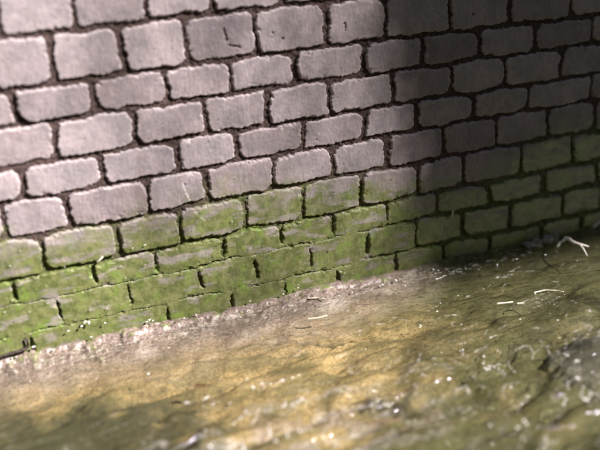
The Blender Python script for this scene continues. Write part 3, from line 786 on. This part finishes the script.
(1.4785,-0.7946,0.0070,0.0019),
(1.4807,-0.7967,0.0070,0.0026),
(1.3874,-0.6809,0.0070,0.0012),
(1.3844,-0.6838,0.0070,0.0009),
(1.3905,-0.6821,0.0070,0.0010),
(1.3899,-0.6780,0.0070,0.0010),
(1.3925,-0.6799,0.0070,0.0006),
(1.3932,-0.6844,0.0070,0.0008),
(1.3961,-0.6773,0.0070,0.0004),
(1.3980,-0.6806,0.0070,0.0008),
(1.3963,-0.6799,0.0070,0.0005),
(1.3976,-0.6841,0.0070,0.0009),
(1.3992,-0.6812,0.0070,0.0010),
(1.3985,-0.6818,0.0070,0.0010),
(1.4018,-0.6818,0.0070,0.0011),
(1.3992,-0.6837,0.0070,0.0009),
(1.4030,-0.6834,0.0070,0.0009),
(1.4051,-0.6810,0.0070,0.0009),
(1.4049,-0.6852,0.0070,0.0010),
(1.4067,-0.6847,0.0070,0.0011),
(1.4109,-0.6818,0.0070,0.0012),
(1.4088,-0.6853,0.0070,0.0008),
(1.4130,-0.6790,0.0070,0.0012),
(1.4139,-0.6799,0.0070,0.0004),
(1.4106,-0.6866,0.0070,0.0012),
(1.4094,-0.6827,0.0070,0.0012),
(1.4139,-0.6838,0.0070,0.0006),
(1.4147,-0.6898,0.0070,0.0004),
(1.4162,-0.6885,0.0070,0.0009),
(1.4124,-0.6916,0.0070,0.0009),
(1.4155,-0.6909,0.0070,0.0007),
(1.4160,-0.6886,0.0070,0.0006),
(1.4130,-0.6914,0.0070,0.0012),
(1.4151,-0.6933,0.0070,0.0010),
(1.4149,-0.6932,0.0070,0.0011),
(1.4153,-0.6949,0.0070,0.0005),
(1.4152,-0.6946,0.0070,0.0004),
(1.4141,-0.6988,0.0070,0.0012),
(1.4194,-0.6991,0.0070,0.0008),
(1.4203,-0.7007,0.0070,0.0008),
(1.4145,-0.6990,0.0070,0.0007),
(1.4204,-0.7042,0.0070,0.0010),
(1.4196,-0.7028,0.0070,0.0004),
(1.4178,-0.7035,0.0070,0.0008),
(1.4179,-0.7056,0.0070,0.0004),
(1.4164,-0.7103,0.0070,0.0012),
(1.4174,-0.7106,0.0070,0.0011),
(1.4167,-0.7152,0.0070,0.0004),
(1.4194,-0.7104,0.0070,0.0008),
(1.4163,-0.7128,0.0070,0.0006),
(1.4133,-0.7193,0.0070,0.0006),
(1.4153,-0.7210,0.0070,0.0012),
(1.4107,-0.7243,0.0070,0.0006),
(1.4096,-0.7205,0.0070,0.0006),
(1.4143,-0.7235,0.0070,0.0007),
(1.4108,-0.7281,0.0070,0.0007),
(1.4088,-0.7331,0.0070,0.0003),
(1.4092,-0.7304,0.0070,0.0006),
(1.4085,-0.7339,0.0070,0.0011),
(0.6047,-0.7003,0.0070,0.0020),
(0.6009,-0.7069,0.0070,0.0014),
(0.6009,-0.7131,0.0070,0.0017),
(0.6004,-0.7158,0.0070,0.0019),
(0.5986,-0.7193,0.0070,0.0032),
(0.5967,-0.7304,0.0070,0.0033),
(0.5936,-0.7303,0.0070,0.0016),
(0.5926,-0.7357,0.0070,0.0024),
(0.5916,-0.7384,0.0070,0.0029),
(0.5910,-0.7442,0.0070,0.0012),
(0.5925,-0.7467,0.0070,0.0019),
(0.5985,-0.7685,0.0070,0.0016),
(0.5975,-0.7679,0.0070,0.0035),
(0.6005,-0.7721,0.0070,0.0013),
(0.6242,-0.7714,0.0070,0.0009),
(0.6232,-0.7692,0.0070,0.0010),
(0.6298,-0.7682,0.0070,0.0029),
(0.6301,-0.7673,0.0070,0.0026),
(0.6335,-0.7619,0.0070,0.0027),
(0.6346,-0.7570,0.0070,0.0018),
(0.6367,-0.7523,0.0070,0.0021),
(0.6373,-0.7494,0.0070,0.0012),
(0.6398,-0.7422,0.0070,0.0020),
(0.4768,-0.7561,0.0070,0.0039),
(0.4808,-0.7472,0.0070,0.0039),
(0.4867,-0.7448,0.0070,0.0010),
(0.4893,-0.7386,0.0070,0.0028),
(0.4899,-0.7397,0.0070,0.0015),
(0.4965,-0.7349,0.0070,0.0037),
(0.5025,-0.7312,0.0070,0.0022),
(0.5041,-0.7304,0.0070,0.0022),
(0.5040,-0.7332,0.0070,0.0038),
(0.5118,-0.7327,0.0070,0.0010),
(0.5180,-0.7298,0.0070,0.0028),
(0.5152,-0.7373,0.0070,0.0023),
(0.5153,-0.7365,0.0070,0.0018),
(0.5159,-0.7426,0.0070,0.0019),
(0.5192,-0.7423,0.0070,0.0022),
(0.5181,-0.7486,0.0070,0.0032),
(0.5166,-0.7555,0.0070,0.0023),
(0.5169,-0.7614,0.0070,0.0014),
(0.5124,-0.7599,0.0070,0.0022),
(0.5105,-0.7667,0.0070,0.0037),
(0.5185,-0.6552,0.0070,0.0011),
(0.5205,-0.6542,0.0070,0.0017),
(0.5239,-0.6526,0.0070,0.0008),
(0.5233,-0.6525,0.0070,0.0010),
(0.5235,-0.6525,0.0070,0.0021),
(0.5263,-0.6509,0.0070,0.0010),
(0.5303,-0.6498,0.0070,0.0009),
(0.5311,-0.6520,0.0070,0.0011),
(0.5336,-0.6474,0.0070,0.0014),
(0.5388,-0.6491,0.0070,0.0017),
(0.5392,-0.6474,0.0070,0.0009),
(0.5417,-0.6444,0.0070,0.0011),
(0.5420,-0.6440,0.0070,0.0011),
(0.5445,-0.6463,0.0070,0.0021),
(0.5467,-0.6430,0.0070,0.0021),
(0.5531,-0.6408,0.0070,0.0015),
(0.5518,-0.6377,0.0070,0.0010),
(0.5511,-0.6361,0.0070,0.0013),
(0.5538,-0.6385,0.0070,0.0008),
(0.5574,-0.6382,0.0070,0.0006),
(0.5634,-0.6316,0.0070,0.0011),
(0.5646,-0.6306,0.0070,0.0019),
(0.5663,-0.6324,0.0070,0.0007),
(0.5678,-0.6302,0.0070,0.0010),
(0.5692,-0.6299,0.0070,0.0006),
(0.5692,-0.6239,0.0070,0.0022),
(0.5625,-0.6742,0.0070,0.0015),
(0.5659,-0.6757,0.0070,0.0019),
(0.5705,-0.6744,0.0070,0.0017),
(0.5712,-0.6713,0.0070,0.0011),
(0.5742,-0.6699,0.0070,0.0022),
(0.5779,-0.6689,0.0070,0.0006),
(0.5785,-0.6658,0.0070,0.0014),
(0.5796,-0.6673,0.0070,0.0019),
(0.5819,-0.6616,0.0070,0.0015),
(0.5860,-0.6608,0.0070,0.0007),
(0.5872,-0.6618,0.0070,0.0014),
(0.6655,-0.6453,0.0070,0.0023),
(0.6691,-0.6423,0.0070,0.0021),
(0.6724,-0.6378,0.0070,0.0009),
(0.6736,-0.6368,0.0070,0.0032),
(0.6744,-0.6349,0.0070,0.0031),
(0.6762,-0.6275,0.0070,0.0011),
(0.6795,-0.6288,0.0070,0.0017),
(0.6842,-0.6252,0.0070,0.0016),
(0.6837,-0.6196,0.0070,0.0017),
(0.6906,-0.6526,0.0070,0.0025),
(0.6872,-0.6551,0.0070,0.0028),
(0.6912,-0.6566,0.0070,0.0008),
(0.7029,-0.6523,0.0070,0.0029),
(0.7036,-0.6558,0.0070,0.0023),
(0.7090,-0.6570,0.0070,0.0015),
(0.7102,-0.6556,0.0070,0.0023),
(0.7106,-0.6560,0.0070,0.0023),
(0.7126,-0.6514,0.0070,0.0010),
(0.7157,-0.6506,0.0070,0.0032),
(0.7197,-0.6505,0.0070,0.0025),
(0.7192,-0.6508,0.0070,0.0032),
(0.7231,-0.6488,0.0070,0.0025),
(1.4415,-0.1298,0.0070,0.0009),
(1.4445,-0.1252,0.0070,0.0027),
(1.4513,-0.1218,0.0070,0.0024),
(1.4477,-0.1262,0.0070,0.0027),
(1.4549,-0.1264,0.0070,0.0020),
(1.4633,-0.1221,0.0070,0.0021),
(1.4630,-0.1219,0.0070,0.0028),
(1.4664,-0.1225,0.0070,0.0014),
(1.4744,-0.1171,0.0070,0.0023),
(1.4755,-0.1196,0.0070,0.0015),
(1.4795,-0.1183,0.0070,0.0012),
(1.4838,-0.1094,0.0070,0.0029),
(1.4835,-0.1162,0.0070,0.0011),
(1.4839,-0.1132,0.0070,0.0020),
(1.4913,-0.1069,0.0070,0.0019),
(1.4934,-0.1081,0.0070,0.0027),
(1.5201,-0.0888,0.0070,0.0014),
(1.5177,-0.0897,0.0070,0.0018),
(1.5243,-0.0946,0.0070,0.0009),
(1.5289,-0.0942,0.0070,0.0014),
(1.5269,-0.0973,0.0070,0.0018),
(1.5284,-0.0981,0.0070,0.0019),
(1.5332,-0.0954,0.0070,0.0019),
(1.5380,-0.0916,0.0070,0.0013),
(1.5412,-0.0988,0.0070,0.0017),
(1.5439,-0.0969,0.0070,0.0008),
(1.5469,-0.0922,0.0070,0.0018),
(1.5494,-0.0958,0.0070,0.0014),
(1.5503,-0.0959,0.0070,0.0012),
(1.5611,-0.0876,0.0070,0.0012),
(1.5606,-0.0881,0.0070,0.0030),
(1.6056,-0.1133,0.0070,0.0012),
(1.6137,-0.1178,0.0070,0.0009),
(1.6170,-0.1116,0.0070,0.0008),
(1.6184,-0.1258,0.0070,0.0026),
(1.6245,-0.1157,0.0070,0.0009),
(1.6325,-0.1204,0.0070,0.0008),
(1.6337,-0.1141,0.0070,0.0017),
(1.5817,-0.0980,0.0070,0.0032),
(1.5915,-0.0852,0.0070,0.0015),
(1.5907,-0.0795,0.0070,0.0023),
(1.5963,-0.0716,0.0070,0.0010),
(1.1672,-1.0010,0.0070,0.0033),
(1.1717,-1.0022,0.0070,0.0013),
(1.1763,-0.9998,0.0070,0.0024),
(1.2002,-0.9819,0.0070,0.0032),
(1.2012,-0.9860,0.0070,0.0011),
(1.2013,-0.9926,0.0070,0.0037),
(0.2366,-0.0200,0.0751,0.0039),
(0.2469,-0.0200,0.0831,0.0025),
(0.2495,-0.0200,0.0875,0.0043),
(0.2507,-0.0200,0.0883,0.0017),
(0.2577,-0.0200,0.0849,0.0024),
(0.2597,-0.0200,0.0836,0.0046),
(0.2600,-0.0200,0.0779,0.0037),
(0.4373,-0.0200,0.0390,0.0022),
(0.4405,-0.0200,0.0394,0.0018),
(0.4414,-0.0200,0.0395,0.0033),
(0.4426,-0.0200,0.0422,0.0010),
(0.4484,-0.0200,0.0419,0.0031),
(0.4477,-0.0200,0.0447,0.0029),
(0.4515,-0.0200,0.0446,0.0019),
(0.4526,-0.0200,0.0461,0.0030),
(0.4600,-0.0200,0.0390,0.0028),
(0.4615,-0.0200,0.0385,0.0012),
(0.4581,-0.0200,0.0368,0.0019),
(0.4370,-0.4876,0.0070,0.0031),
(0.4365,-0.4881,0.0070,0.0011),
(0.4364,-0.4907,0.0070,0.0024),
(0.4411,-0.4940,0.0070,0.0028),
(0.4448,-0.4977,0.0070,0.0009),
(0.4457,-0.5003,0.0070,0.0016),
(0.4528,-0.5055,0.0070,0.0013),
(0.4821,-0.5069,0.0070,0.0020),
(0.4887,-0.5025,0.0070,0.0029),
(0.4899,-0.5032,0.0070,0.0025),
(0.4923,-0.4993,0.0070,0.0008),
(0.4925,-0.5037,0.0070,0.0023),
(0.4937,-0.5009,0.0070,0.0018),
(0.4976,-0.5012,0.0070,0.0031),
(1.7740,-0.1091,0.0070,0.0014),
(1.7671,-0.1190,0.0070,0.0014),
(1.7708,-0.1200,0.0070,0.0014),
(1.7720,-0.1189,0.0070,0.0015),
(1.7780,-0.1169,0.0070,0.0009),
(1.7808,-0.1184,0.0070,0.0021),
(1.7844,-0.1157,0.0070,0.0029),
(1.7838,-0.1239,0.0070,0.0008),
(1.7872,-0.1188,0.0070,0.0027),
]
WALL_GLINTS=[  # painted sun glints on the wet green stones
(0.4675,-0.0135,0.2992,0.0024),
(0.4635,-0.0135,0.2971,0.0014),
(0.4292,-0.0135,0.2971,0.0017),
(0.4287,-0.0135,0.2940,0.0010),
(0.3847,-0.0135,0.2456,0.0018),
(0.3815,-0.0135,0.2466,0.0011),
(0.4593,-0.0135,0.2326,0.0015),
(0.4622,-0.0135,0.2326,0.0009),
(0.3948,-0.0135,0.2021,0.0015),
(0.3932,-0.0135,0.2045,0.0009),
(0.2705,-0.0135,0.1203,0.0015),
(0.2692,-0.0135,0.1178,0.0009),
(0.3230,-0.0135,0.1146,0.0015),
(0.3228,-0.0135,0.1118,0.0009),
(0.4481,-0.0135,0.0878,0.0012),
(0.4474,-0.0135,0.0900,0.0007),
(0.0616,-0.0135,0.3169,0.0017),
(0.0585,-0.0135,0.3178,0.0010),
(0.2173,-0.0135,0.2792,0.0012),
(0.2163,-0.0135,0.2812,0.0007),
(0.0973,-0.0135,0.3577,0.0011),
(0.0993,-0.0135,0.3570,0.0007),
(0.7559,-0.0135,0.3190,0.0020),
(0.7563,-0.0135,0.3228,0.0012),
(0.8090,-0.0135,0.2167,0.0016),
(0.8110,-0.0135,0.2145,0.0009),
(0.8239,-0.0135,0.1849,0.0016),
(0.8237,-0.0135,0.1879,0.0009),
(0.5736,-0.0135,0.1758,0.0014),
(0.5715,-0.0135,0.1773,0.0008),
(0.5774,-0.0135,0.3308,0.0014),
(0.5776,-0.0135,0.3334,0.0008),
(0.5446,-0.0135,0.3273,0.0011),
(0.5426,-0.0135,0.3274,0.0006),
(0.6252,-0.0135,0.3177,0.0011),
(0.6256,-0.0135,0.3197,0.0006),
(1.1313,-0.0135,0.0581,0.0023),
(1.1274,-0.0135,0.0601,0.0014),
(1.1463,-0.0135,0.0509,0.0020),
(1.1427,-0.0135,0.0498,0.0012),
(1.1065,-0.0135,0.0178,0.0022),
(1.1106,-0.0135,0.0183,0.0013),
(1.0192,-0.0135,0.0794,0.0015),
(1.0166,-0.0135,0.0803,0.0009),
(0.9689,-0.0135,0.0457,0.0016),
(0.9720,-0.0135,0.0462,0.0010),
(1.8322,-0.0135,0.2659,0.0019),
(1.8342,-0.0135,0.2689,0.0011),
(1.8451,-0.0135,0.2674,0.0016),
(1.8455,-0.0135,0.2644,0.0009),
(1.9416,-0.0135,0.2658,0.0025),
(1.9426,-0.0135,0.2704,0.0015),
(1.9509,-0.0135,0.2563,0.0018),
(1.9541,-0.0135,0.2574,0.0010),
(1.7975,-0.0135,0.2721,0.0014),
(1.8001,-0.0135,0.2715,0.0008),
(2.0040,-0.0135,0.1797,0.0022),
(2.0005,-0.0135,0.1817,0.0013),
(2.0273,-0.0135,0.1674,0.0015),
(2.0250,-0.0135,0.1688,0.0008),
(1.9354,-0.0135,0.1089,0.0013),
(1.9377,-0.0135,0.1084,0.0007),
(2.0458,-0.0135,0.0832,0.0015),
(2.0468,-0.0135,0.0806,0.0009),
(2.0844,-0.0135,0.2799,0.0014),
(2.0839,-0.0135,0.2826,0.0008),
(0.0490,-0.0135,0.2078,0.0017),
(0.0522,-0.0135,0.2072,0.0010),
(0.0934,-0.0135,0.1566,0.0015),
(0.0919,-0.0135,0.1589,0.0009),
(0.0228,-0.0135,0.1739,0.0015),
(0.0202,-0.0135,0.1731,0.0008),
(0.1499,-0.0135,0.1736,0.0012),
(0.1477,-0.0135,0.1734,0.0007),
(0.6697,-0.0135,0.1969,0.0011),
(0.6687,-0.0135,0.1987,0.0006),
(0.8989,-0.0135,0.2409,0.0011),
(0.8968,-0.0135,0.2406,0.0007),
(1.2122,-0.0135,0.2651,0.0012),
(1.2128,-0.0135,0.2672,0.0007),
(1.3251,-0.0135,0.1684,0.0012),
(1.3260,-0.0135,0.1664,0.0007),
(1.0939,-0.0135,0.1490,0.0013),
(1.0963,-0.0135,0.1485,0.0008),
(0.9815,-0.0135,0.1288,0.0013),
(0.9839,-0.0135,0.1284,0.0008),
(0.7253,-0.0135,0.2450,0.0011),
(0.7236,-0.0135,0.2438,0.0006),
(0.5077,-0.0135,0.2323,0.0012),
(0.5084,-0.0135,0.2345,0.0007),
(0.2354,-0.0135,0.1976,0.0013),
(0.2374,-0.0135,0.1992,0.0008),
]
foam_glint = blobs('foam_glint', [(x, y, z if y > -.024 else wz(x, y)+.0015, r) for x, y, z, r in FOAM_GLINT_SPOTS], FOAM_GLINT)
dr = blobs('wall_glint', [(x-1.1, y, z, r) for x, y, z, r in WALL_GLINTS], FOAM_GLINT, wall, 'stuff', 1.)


# ---------------------------------------------------------------- unseen slab added to shade the right of the wall
SUN_AZ, SUN_EL = rad(43), rad(41)       # azimuth from the wall normal towards +x
HB = 6.5                                # height of the underside
def edge(xb, z):
    t = (HB-z)/math.tan(SUN_EL); return (xb+t*math.sin(SUN_AZ), -t*math.cos(SUN_AZ))
e0 = Vector(edge(1.475, 0)); e1 = Vector(edge(1.325, .945)); ed = (e0-e1).normalized()
pa = e1-ed*(e1.y/ed.y) + ed*(-.6/ed.y if ed.y > 0 else -(.6)/abs(ed.y)); pb = e0+ed*(.15/abs(ed.y))
prof_ = []
for i in range(41):
    p = pa+(pb-pa)*(i/40); prof_.append((p.x+.012*math.sin(i*1.7)+.010*math.sin(i*4.1), p.y))
out = prof_+[(16, pb.y), (16, pa.y)]
n = len(out); vs = [(x, y, HB) for x, y in out]+[(x+.03, y, HB+.55) for x, y in out]
fs = [tuple(range(n))[::-1], tuple(range(n, 2*n))]+[(i, (i+1) % n, n+(i+1) % n, n+i) for i in range(n)]
shade_caster = empty('shade_caster', (6, -2, HB))
tag(shade_caster, 'unseen dark slab added overhead to shade the right of the wall', 'shade_caster')
py_mesh('shade_slab', [(x-6, y+2, z-HB) for x, y, z in vs], fs, SHADE_SLAB_STONE, shade_caster, False)
vs = [(x, y, z) for z in (-.4, HB-.002) for x, y in ((12.2, -4.6), (13.6, -4.6), (13.6, -3.2), (12.2, -3.2))]
py_mesh('shade_slab_post', [(x-6, y+2, z-HB) for x, y, z in vs], [(3,2,1,0),(4,5,6,7),(0,1,5,4),(1,2,6,5),(2,3,7,6),(3,0,4,7)], SHADE_SLAB_STONE, shade_caster, False)  # post under the added slab

# leaves added past the slab edge, thinning outwards to soften its shadow
rs = np.random.RandomState(8); nl = 11000
tt = rs.uniform(0, 1, nl); off = 1.0*rs.uniform(0, 1, nl)**2.0
cx = pa.x+(pb.x-pa.x)*tt-off*1.0-6; cy = pa.y+(pb.y-pa.y)*tt+2; cz = rs.uniform(-.12, .10, nl)
A1 = rs.normal(0, 1, (nl, 3)); A1 /= np.linalg.norm(A1, axis=1)[:, None]
B1 = np.cross(A1, rs.normal(0, 1, (nl, 3))); B1 /= np.linalg.norm(B1, axis=1)[:, None]
sz = rs.uniform(.013, .026, nl)[:, None]; ctr = np.stack([cx, cy, cz], -1)
V = np.stack([ctr-A1*sz, ctr-B1*sz*.7, ctr+A1*sz*1.2, ctr+B1*sz*.7], 1).reshape(-1, 3)
np_mesh('shade_leaves', V, np.arange(nl*4).reshape(-1, 4), mat_plain('shade_leaves', (.03,.05,.015), (.06,.09,.03), 20, .5, .4, .001), shade_caster, smooth=False)['kind'] = 'stuff'

# ---------------------------------------------------------------- unseen bank added behind the camera, shaped to block sky light
KX2 = np.linspace(-14, 16, 121); KT = np.linspace(0, 1, 41)
ux, ut = np.meshgrid(KX2, KT)
yy = -5.0-.6*fbm(ux/3, ux*0+.3, 401, 3)-4.5*ut; zz = -.3+(6+11*sstep(6.0, 3.0, ux))*ut**.8+.35*fbm(ux/.9, ut*5, 402, 4)*(ut > .02)
shading_bank = np_mesh('shade_bank', np.stack([ux, yy, zz], -1).reshape(-1, 3), grid_quads(121, 41), mat_plain('shade_bank_cover', (.020,.026,.010), (.040,.048,.018), 6, .9, .2, .02))
tag(shading_bank, kind='structure')

# ---------------------------------------------------------------- light
sc = bpy.context.scene
w = bpy.data.worlds.new('World'); sc.world = w; w.use_nodes = True; nt = w.node_tree
bg = nt.nodes['Background']; sky = nt.nodes.new('ShaderNodeTexSky'); sky.sky_type = 'NISHITA'; sky.sun_disc = False
sky.sun_elevation = SUN_EL; sky.air_density = .8; sky.dust_density = .5; sky.altitude = 500
D3 = Vector((math.sin(SUN_AZ)*math.cos(SUN_EL), -math.cos(SUN_AZ)*math.cos(SUN_EL), math.sin(SUN_EL)))   # towards the sun
sky.sun_rotation = math.atan2(D3.x, D3.y)
hs = nt.nodes.new('ShaderNodeHueSaturation'); hs.inputs['Saturation'].default_value = .40
nt.links.new(sky.outputs[0], hs.inputs['Color']); nt.links.new(hs.outputs[0], bg.inputs[0]); bg.inputs[1].default_value = .05
sun = bpy.data.lights.new('sun', 'SUN'); sun.energy = 5; sun.angle = rad(.9); sun.color = (1, .91, .88)
so = bpy.data.objects.new('sun', sun); link(so); so.rotation_euler = D3.to_track_quat('Z', 'Y').to_euler()

# ---------------------------------------------------------------- camera
cd = bpy.data.cameras.new('camera'); cam = link(bpy.data.objects.new('camera', cd)); sc.camera = cam
Rm = CAM_R; mw = Matrix.Identity(4)
for r in range(3):
    mw[r][0] = Rm[r][0]; mw[r][1] = Rm[r][2]; mw[r][2] = -Rm[r][1]
mw.translation = (0, -2.6, 1.3312); cam.matrix_world = mw
cd.sensor_width = 36; cd.lens = 889/600*36; cd.clip_start = .05; cd.clip_end = 200
cd.dof.use_dof = True; cd.dof.focus_distance = 2.98; cd.dof.aperture_fstop = .78
sc.view_settings.view_transform = 'Standard'; sc.view_settings.look = 'None'; sc.view_settings.gamma = 1
sc.view_settings.exposure = 1.27
sc.cycles.caustics_reflective = False; sc.cycles.caustics_refractive = False
sc.cycles.max_bounces = 8; sc.cycles.diffuse_bounces = 2; sc.cycles.transparent_max_bounces = 8
